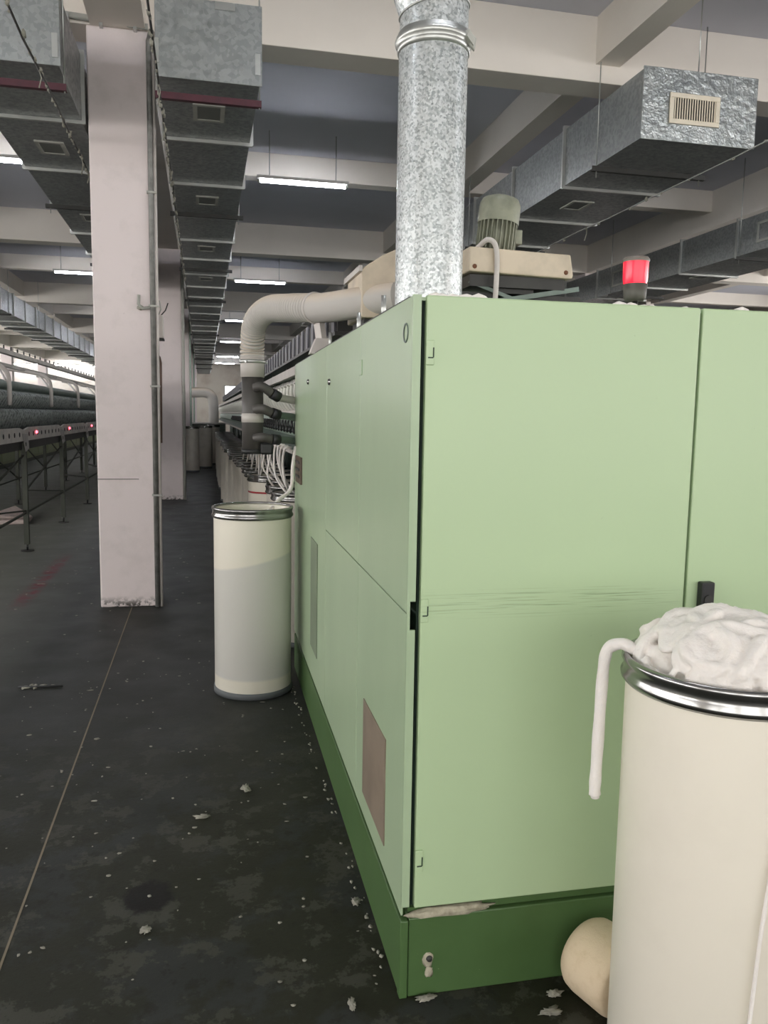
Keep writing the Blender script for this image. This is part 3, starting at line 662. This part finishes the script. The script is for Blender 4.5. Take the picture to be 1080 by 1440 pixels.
# ------------------------------------------------------------------ sliver cans
def can_proto(name, body, h=1.035, r=.213, n=48, band=False):
    t = thing(name, (0, 0, 0), 'x', 'can')
    MB().lathe([(r-.004, .03), (r, .035), (r, h-.055), (r, h-.02), (r-.005, h-.012), (r-.007, h-.02), (r-.007, .10), (0, .10)], n=n).build('can_wall', body, t)
    MB().lathe([(r+.0005, h-.06), (r+.004, h-.06), (r+.011, h-.052), (r+.012, h-.044), (r+.006, h-.036), (r+.006, h-.02), (r+.011, h-.012), (r+.010, h-.003), (r+.003, h), (r-.003, h-.002), (r-.004, h-.010), (r+.0005, h-.016), (r+.0005, h-.06)], n=n).build('steel_rim', CHROME, t)
    MB().lathe([(0, 0), (r-.004, 0), (r+.006, .004), (r+.006, .034), (r, .037)], n=n).build('base_ring', RUBBER, t)
    if band: MB().lathe([(r, h-.155), (r+.002, h-.153), (r+.002, h-.142), (r, h-.14)], n=n).build('red_band', RED, t)
    return t
def place(t, loc, label, group=None):
    t.location = loc; t['_w'] = tuple(loc); t['label'] = label
    if group: t['group'] = group
    return t
FC = (1.115, 1.51)
can1 = place(can_proto('sliver_can', CAN, n=72), (FC[0], FC[1], 0), 'cream sliver can heaped with white cotton, nearest the camera', 'sliver cans')
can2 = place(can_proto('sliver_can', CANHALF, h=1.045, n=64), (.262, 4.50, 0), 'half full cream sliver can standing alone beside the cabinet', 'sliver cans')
# surface of cotton inside can 2
cz = MB(); cz.lathe([(0, .80), (.09, .815), (.17, .80), (.206, .77)], (.262, 4.5, 0), 32)
tag(cz.build('cotton_coil', COTTON), 'flat coil of cotton lying inside the can beside the cabinet', 'cotton')
# row beneath the spinning units
random.seed(11)
rowA = [(.66, 5.45), (.66, 5.93), (.70, 6.42), (.585, 7.02)] + [(.585 - .05*min(1, k/8) + random.uniform(-.03, .03), 7.50 + .475*k) for k in range(34)]
protoC = can_proto('sliver_can', CANGREY, n=28); protoR = can_proto('sliver_can', CAN, n=40, band=True)
used = False
for i, (x, y) in enumerate(rowA):
    if i == 3: place(protoR, (x, y, 0), 'sliver can with a red band, in the row under the spinning units', 'sliver cans'); continue
    lab = 'sliver can in the row under the spinning units, %s' % (['nearest the cabinet', 'second from the cabinet', 'third from the cabinet'][i] if i < 3 else ('%s beyond the red banded can' % ORD[i-4] if i < 16 else 'far beyond the red banded can'))
    if not used: place(protoC, (x, y, 0), lab, 'sliver cans'); used = True
    else: copytree(protoC, (x, y, 0), lab, 'sliver cans' if i < 16 else 'distant sliver cans')
for k in range(0): pass
for i, (x, y, s) in enumerate([(-.29, 22.0, 1), (.06, 23.6, 1), (.30, 25.2, 1)]):
    c = copytree(protoC, (x, y, 0), ['pale can standing at the end of the aisle beside the far columns', 'can at the aisle end between the pale can and the machine', 'farthest can at the end of the aisle'][i], 'sliver cans')
    c.scale = (.85, .85, 1.16)

# slivers
def sliver(pts, r, label, group=None, n=8, name='cotton_sliver', per=6, flat=1.0):
    p = smoothcurve(pts, per)
    o = MB().tube(p, [r*(1+.05*math.sin(i*.9))*(1 if i < len(p)-3 else .75) for i in range(len(p))], n, True, flat).build(name, COTTON)
    return tag(o, label, 'cotton sliver', group)
sliver([(.535, 4.80, 1.36), (.513, 4.765, 1.25), (.508, 4.755, 1.15), (.485, 4.74, 1.095), (.42, 4.70, 1.05), (.35, 4.62, .97), (.31, 4.56, .87), (.28, 4.52, .822)], .0115, 'thick cotton sliver dipping from the shelf into the can beside the cabinet')
random.seed(5)
for k in range(24):
    y = YS + .18 + PITCH*k
    j = random.uniform(-.05, .05); dy = random.uniform(-.12, .25)
    # drop into the nearest can of the row
    cx, cy = min(rowA, key=lambda c: abs(c[1]-(y+dy)))
    sliver([(.535, y, 1.345), (.492, y+.01, 1.335), (.482+j*.3, y+.02+dy*.3, 1.22), (.50+j, y+dy*.6, 1.10), (cx-.08+j, cy+random.uniform(-.06, .06), .98), (cx+j, cy+random.uniform(-.06, .06), .86)], .0085, ('thin cotton sliver hanging from the shelf, %s from the cabinet' % ORD[k] if k < 12 else 'thin cotton sliver hanging far along the shelf'), 'slivers hanging under the spinning units', 6, per=4)

# heap of cotton in the near can
random.seed(21)
hp_ = MB()
bm = bmesh.new(); bmesh.ops.create_icosphere(bm, subdivisions=5, radius=1)
vs = []
for v in bm.verts:
    c = v.co.copy(); rr = math.hypot(c.x, c.y)
    d = 1 + .10*noise.noise(c*2.3) + .05*noise.noise(c*6 + Vector((4, 2, 1)))
    z = c.z if c.z > 0 else c.z*.5
    vs.append((FC[0] + .012 + c.x*.194*d, FC[1]+.0 + c.y*.194*d, .985 + z*.125*(1+.35*noise.noise(c*3+Vector((7, 7, 7))))))
fs = [[v.index for v in f.verts] for f in bm.faces]; bm.free()
hp_.add(vs, fs, True)
def dome(x, y):
    q = 1 - ((x/.205)**2 + (y/.205)**2)
    return .985 + .145*math.sqrt(max(q, 0.0))
for k in range(64):
    a0 = random.uniform(0, 2*PI); rr = .165*math.sqrt(random.random()); cx, cy = rr*math.cos(a0), rr*math.sin(a0)
    rot = random.uniform(0, 2*PI); R1 = random.uniform(.04, .10); asp = random.uniform(.25, .7); turns = random.uniform(.35, .8); w = random.uniform(.016, .032)
    pts = []
    for i in range(26):
        t = 2*PI*turns*i/25
        lx = R1*math.cos(t); ly = R1*asp*math.sin(t)
        x = cx + lx*math.cos(rot) - ly*math.sin(rot) + .008*math.sin(t*3+k); y = cy + lx*math.sin(rot) + ly*math.cos(rot)
        q = math.hypot(x, y)
        if q > .199: x *= .199/q; y *= .199/q
        pts.append((FC[0]+x, FC[1]+y, max(dome(x, y), 1.012) + .004*math.sin(t*2+k) - .006))
    rs = [w*(.3 + .8*math.sin(PI*min(max(i/25, .04), .96))**.6)*(1+.10*math.sin(i*.9+k)) for i in range(26)]
    hp_.tube(pts, rs, 10, True, .55)
for i, (x, y, z) in enumerate(hp_.v):
    q = math.hypot(x-FC[0], y-FC[1])
    lim = .200 if z < 1.05 else .206
    if q > lim: hp_.v[i] = (FC[0] + (x-FC[0])*lim/q, FC[1] + (y-FC[1])*lim/q, z)
heap = hp_.build('cotton_heap', COTTON)
tag(heap, 'heap of soft white cotton sliver piled above the near can', 'cotton')
rm = heap.modifiers.new('remesh', 'REMESH'); rm.mode = 'VOXEL'; rm.voxel_size = .0038; rm.use_smooth_shade = True
sm = heap.modifiers.new('smooth', 'SMOOTH'); sm.factor = .5; sm.iterations = 1
tx = bpy.data.textures.new('fluff', 'CLOUDS'); tx.noise_scale = .03; tx.noise_depth = 3
dp = heap.modifiers.new('fluff', 'DISPLACE'); dp.texture = tx; dp.strength = .007; dp.mid_level = .5
# the end hanging over the rim
sliver([(FC[0]-.11, FC[1]+.03, 1.03), (FC[0]-.15, FC[1]+.055, 1.035), (.938, 1.59, 1.038), (.915, 1.606, 1.050), (.892, 1.622, 1.040), (.884, 1.628, 1.015), (.880, 1.628, .96), (.876, 1.626, .85), (.872, 1.622, .75), (.870, 1.62, .705), (.872, 1.62, .685)], .0135, 'end of cotton sliver hanging over the rim of the near can', n=10)

sliver([(1.092, 1.292, .80), (1.084, 1.291, .70), (1.075, 1.290, .62), (1.067, 1.290, .53), (1.059, 1.291, .378), (1.050, 1.292, .2)], .0042, 'thin cotton strand hanging down the front of the near can', n=6)

# ------------------------------------------------------------------ yarn package on the floor
axv = Vector((.32, -.94, -.05)).normalized(); c0 = Vector((1.005, 1.885, .108))
uu = axv.cross(Vector((0, 0, 1))).normalized(); vv = uu.cross(axv); nn = 40
yp = thing('yarn_cone', (1.03, 1.81, 0), 'beige yarn cone lying on the floor between the near can and plinth', 'yarn cone')
def shell2(prof):
    vs = [c0 + axv*h + (uu*math.cos(2*PI*j/nn) + vv*math.sin(2*PI*j/nn))*r for r, h in prof for j in range(nn)]
    return MB().add(vs, [(i*nn+j, i*nn+(j+1)%nn, (i+1)*nn+(j+1)%nn, (i+1)*nn+j) for i in range(len(prof)-1) for j in range(nn)], True)
shell2([(.03, 0), (.07, -.004), (.092, .004), (.101, .018), (.104, .04), (.1, .135), (.096, .148), (.088, .153), (.03, .150)]).build('wound_yarn', YARN, yp)
shell2([(.024, -.012), (.03, -.012), (.03, .162), (.024, .162), (.024, -.012)]).build('paper_core', CREAM, yp)

# ------------------------------------------------------------------ legged spinning machine on the left
lm = thing('legged_machine', (-2.45, 14, 0), 'long dark bobbin machine standing on thin legs left of the column', 'spinning machine')
LY = [7.1 + 2.4*k for k in range(9)]; LYE = LY[-1]
XF, XK = -1.92, -3.0
lg0 = MB().box(XF-.026, XF+.026, LY[0]-.026, LY[0]+.026, .075, 1.20).build('leg', LEG, lm)
ft0 = MB().cyl((XF, LY[0], .008), (XF, LY[0], .08), .012, n=8).build('leveling_screw', BLACK, lg0)
fp0 = MB().cyl((XF, LY[0], 0), (XF, LY[0], .010), .07, n=16).build('foot_plate', DARKSTEEL, lg0)
for i, y in enumerate(LY):
    for x in (XF, XK):
        if i == 0 and x == XF: continue
        q = inst(lg0, lm, (x-XF, y-LY[0], 0))
        for g in (ft0, fp0): e = g.copy(); COL.objects.link(e); e.parent = q
for i in range(len(LY)-1):
    y0, y1 = LY[i], LY[i+1]
    for x in (XF, XK):
        MB().box(x-.01, x+.01, y0+.026, y1-.026, .415, .437).build('low_rail', LEG, lm)
    MB().bar((XF, y0+.03, .67), (XF, y1-.03, 1.06), .016).build('diagonal_brace', LEG, lm)
    MB().bar((XF, y0+.03, .67), (XF, y1-.03, .45), .016).build('diagonal_brace', LEG, lm)
    MB().bar((XK, y0+.03, 1.1), (XK, y1-.03, .45), .016).build('diagonal_brace', LEG, lm)
    MB().box(XK, XF, y0-.01, y0+.01, 1.17, 1.20).build('cross_tie', LEG, lm)
    # hole rail: one panel a bay, ports, tag and red lamp
    rp = MB().prism([(y0+.03, 1.215), (y1-.03, 1.215), (y1-.03, 1.335), (y1-.25, 1.362), (y0+.25, 1.362), (y0+.03, 1.335)], 'X', XF-.012, XF+.012).build('port_panel', PORTP, lm)
    for k in range(9):
        yy = y0 + .24 + k*.24
        MB().lathe([(.0, .004), (.024, .004), (.027, 0)], (XF+.012, yy, 1.288), 10, 'X').build('port', BLACK, rp)
    MB().lathe([(.0, .022), (.012, .02), (.018, .008), (.018, 0)], (XF+.012, y0+.63, 1.30), 10, 'X').build('red_lamp', LED, rp)
    MB().add([(XF+.014, y0-.12, 1.30), (XF+.014, y0+.17, 1.285), (XF+.03, y0+.14, 1.13), (XF+.03, y0-.04, 1.10), (XF+.010, y0-.12, 1.30), (XF+.010, y0+.17, 1.285), (XF+.026, y0+.14, 1.13), (XF+.026, y0-.04, 1.10)], [(0,1,2,3),(7,6,5,4),(0,4,5,1),(1,5,6,2),(2,6,7,3),(3,7,4,0)]).build('joint_cover', RAILP, lm)
MB().box(XF-.03, XF-.012, LY[0], LYE, 1.12, 1.215).build('under_beam', DARKSTEEL, lm)
MB().box(-3.05, XF-.03, LY[0], LYE, 1.20, 1.30).build('machine_bed', DARKSTEEL, lm)
MB().box(-2.9, -2.36, LY[0], LYE, 1.30, 1.78).build('machine_core', DARKSTEEL, lm)
MB().lathe([(.06, LY[0]), (.06, LYE)], (-2.32, 0, 1.85), 16, 'Y').box(-2.34, -2.3, LY[0], LYE, 1.74, 1.85).build('top_tube', GREYGREEN, lm)
def bob(x, z, r, L, tilt):
    a = Vector((math.sin(tilt), .35, math.cos(tilt))).normalized()
    p = Vector((x, LY[0]+.06, z)); h = a*L/2
    return MB().tube([p-h, p-h*.8, p+h*.8, p+h], [r*.6, r, r*.85, r*.5], 10).build('bobbin', BOBBIN, lm)
b1 = bob(-2.12, 1.665, .060, .19, .55); b2 = bob(-2.05, 1.455, .060, .22, .35)
for k in range(1, 122):
    inst(b1, lm, (0, k*.122, 0)); inst(b2, lm, (0, k*.122 + .06, 0))
for y in [LY[0] + 2.1 + 2.4*k - .0 for k in range(7)]:
    po = MB().tube(smoothcurve([(-1.98, y, 1.60), (-1.98, y, 1.86), (-2.02, y, 1.97), (-2.14, y, 2.03), (-2.6, y, 2.10)], 6), .024, 10).build('curved_post', PALE, lm)
    MB().bar((-2.02, y+.05, 1.86), (-2.3, y+.9, 2.07), .02).build('post_stay', PALE, po)
MB().box(-2.03, -1.97, LY[0], LYE, 2.125, 2.17).build('creel_rail', RAILP, lm)
MB().box(-2.63, -2.57, LY[0], LYE, 2.12, 2.17).build('creel_rail', RAILP, lm)
MB().box(-2.33, -2.29, LY[0], LYE, 2.06, 2.09).build('creel_rail', RAILP, lm)
ck = MB().cyl((-2.0, LY[0]+.1, 2.17), (-2.0, LY[0]+.1, 2.215), .008, n=6).build('creel_peg', DARKSTEEL, lm)
for k in range(1, 60): inst(ck, lm, (0, k*.32, 0))
# another green machine far left
gm = thing('distant_machine', (-5.8, 26, 0), 'olive green machine base seen under the legged machine', 'spinning machine')
MB().box(-6.6, -5.15, 13, 46, .12, 1.15).build('body', simple('olive_panel', (128, 138, 98), .5, 0, .2, 2), gm); MB().box(-6.55, -5.2, 13, 46, 0, .12).build('plinth', LEG, gm)
MB().box(-6.4, -5.35, 13, 46, 1.15, 1.75).build('bobbin_bank', BOBBIN, gm)
for k in range(20): MB().box(-5.149, -5.14, 13.2+1.6*k, 14.7+1.6*k, .2, 1.08).build('door_panel', simple('olive_door', (138, 148, 106), .5, 0, .1, 2) if k == 0 else bpy.data.materials['olive_door'], gm)
# far hose at the aisle end
fh = thing('far_hose', (.3, 26, 0), 'distant dusty hose bending down at the end of the aisle', 'hose')
MB().tube(smoothcurve([(-.9, 27.0, 2.16), (-.3, 27.0, 2.2), (.1, 27.0, 2.2), (.30, 27.0, 2.02), (.33, 27.0, 1.5), (.33, 27, 1.2)], 10), .16, 16).build('hose_bend', HOSE, fh)
MB().box(-.5, .7, 26.6, 27.5, 0, 1.2).build('hose_cabinet', GREYGREEN, fh, bevel=.02)
MB().box(-.7, .75, 26.4, 27.6, 1.2, 1.24).build('cabinet_top', RAILP, fh)

# ------------------------------------------------------------------ litter on the floor
r = thing('folded_cloth', (-2.6, 12.2, 0), 'pale folded cloth lying on the floor under the legged machine', 'cloth')
MB().add([(-3.1, 11.7, 0.0), (-2.35, 11.75, .0), (-2.4, 12.3, .0), (-2.9, 12.9, .0), (-3.1, 11.7, 0.05), (-2.35, 11.75, .06), (-2.4, 12.3, .05), (-2.75, 12.9, .14)], [(0,3,2,1),(4,5,6,7),(0,1,5,4),(1,2,6,5),(2,3,7,6),(3,0,4,7)]).build('lower_fold', CLOTHP, r, bevel=.02)
MB().tube([(-3.05, 11.8, .08), (-2.7, 11.85, .1), (-2.4, 11.95, .06)], .045, 8, True, .6).build('rolled_edge', CLOTHP, r)
r = thing('broken_stick', (-.9, 4.7, 0), 'thin dark stick with lint stuck to it on the aisle floor', 'stick')
MB().tube([(-1.03, 4.715, .008), (-.9, 4.70, .010), (-.79, 4.70, .008)], .006, 6).build('stick', BLACK, r)
random.seed(8); lb = MB()
for k in range(12): lb.blob((-.91+random.uniform(-.09, .08), 4.71+random.uniform(-.03, .04), .007), random.uniform(.008, .025), random.uniform(.006, .016), .006, k, .6)
o = lb.build('stuck_lint', LINT, r); o['kind'] = 'stuff'
for i, (x, y, sx, sy, lab) in enumerate([(.155, 3.241, .018, .03, 'lint tuft on the aisle floor level with the filter window'), (-.018, 3.031, .03, .012, 'flat lint tuft between the oil stain and the lone can'), (-.185, 2.358, .016, .016, 'small lint tuft just in front of the oil stain'),
        (.46, 2.377, .014, .022, 'lint tuft beside the plinth'), (.367, 1.932, .010, .02, 'lint tuft left of the plinth corner'), (.565, 1.915, .028, .012, 'white lint tuft at the plinth corner'), (.912, 1.863, .022, .012, 'lint tuft left of the yarn cone'), (.875, 1.803, .03, .014, 'widest lint tuft in front of the plinth')]):
    tag(MB().blob((x, y, .006), sx*.85, sy*.85, .006, i+40, 1.1, 3, 2.6).build('lint_tuft', LINT), lab, 'lint')
random.seed(4); lb = MB()
for k in range(420):
    z = random.random()
    if z < .55: x, y = random.uniform(-1.0, .5), random.uniform(1.7, 5.2)
    elif z < .8: x, y = random.uniform(-1.9, .0), random.uniform(5, 14)
    else: x, y = random.uniform(-3.4, -1.0), random.uniform(5, 18)
    if x > .48 and y > 1.9: continue
    s = random.uniform(.002, .0055)*(1 if y < 6 else 1.8) * (1.0 if random.random() < .85 else 1.8)
    lb.blob((x, y, .002), s*random.uniform(.7, 2), s*random.uniform(.7, 2), s*.16, k, .8, 1)
for k in range(60):
    x, y = X0 - random.uniform(.004, .03), random.uniform(2.0, 4.6); s = random.uniform(.003, .009)
    lb.blob((x, y, .002), s*.8, s*1.4, s*.3, k, .8, 1)
o = lb.build('floor_lint', LINT); tag(o, 'tiny cotton lint specks scattered over the floor', 'lint', kind='stuff')

for o in bpy.data.objects:
    if '_w' in o: del o['_w']
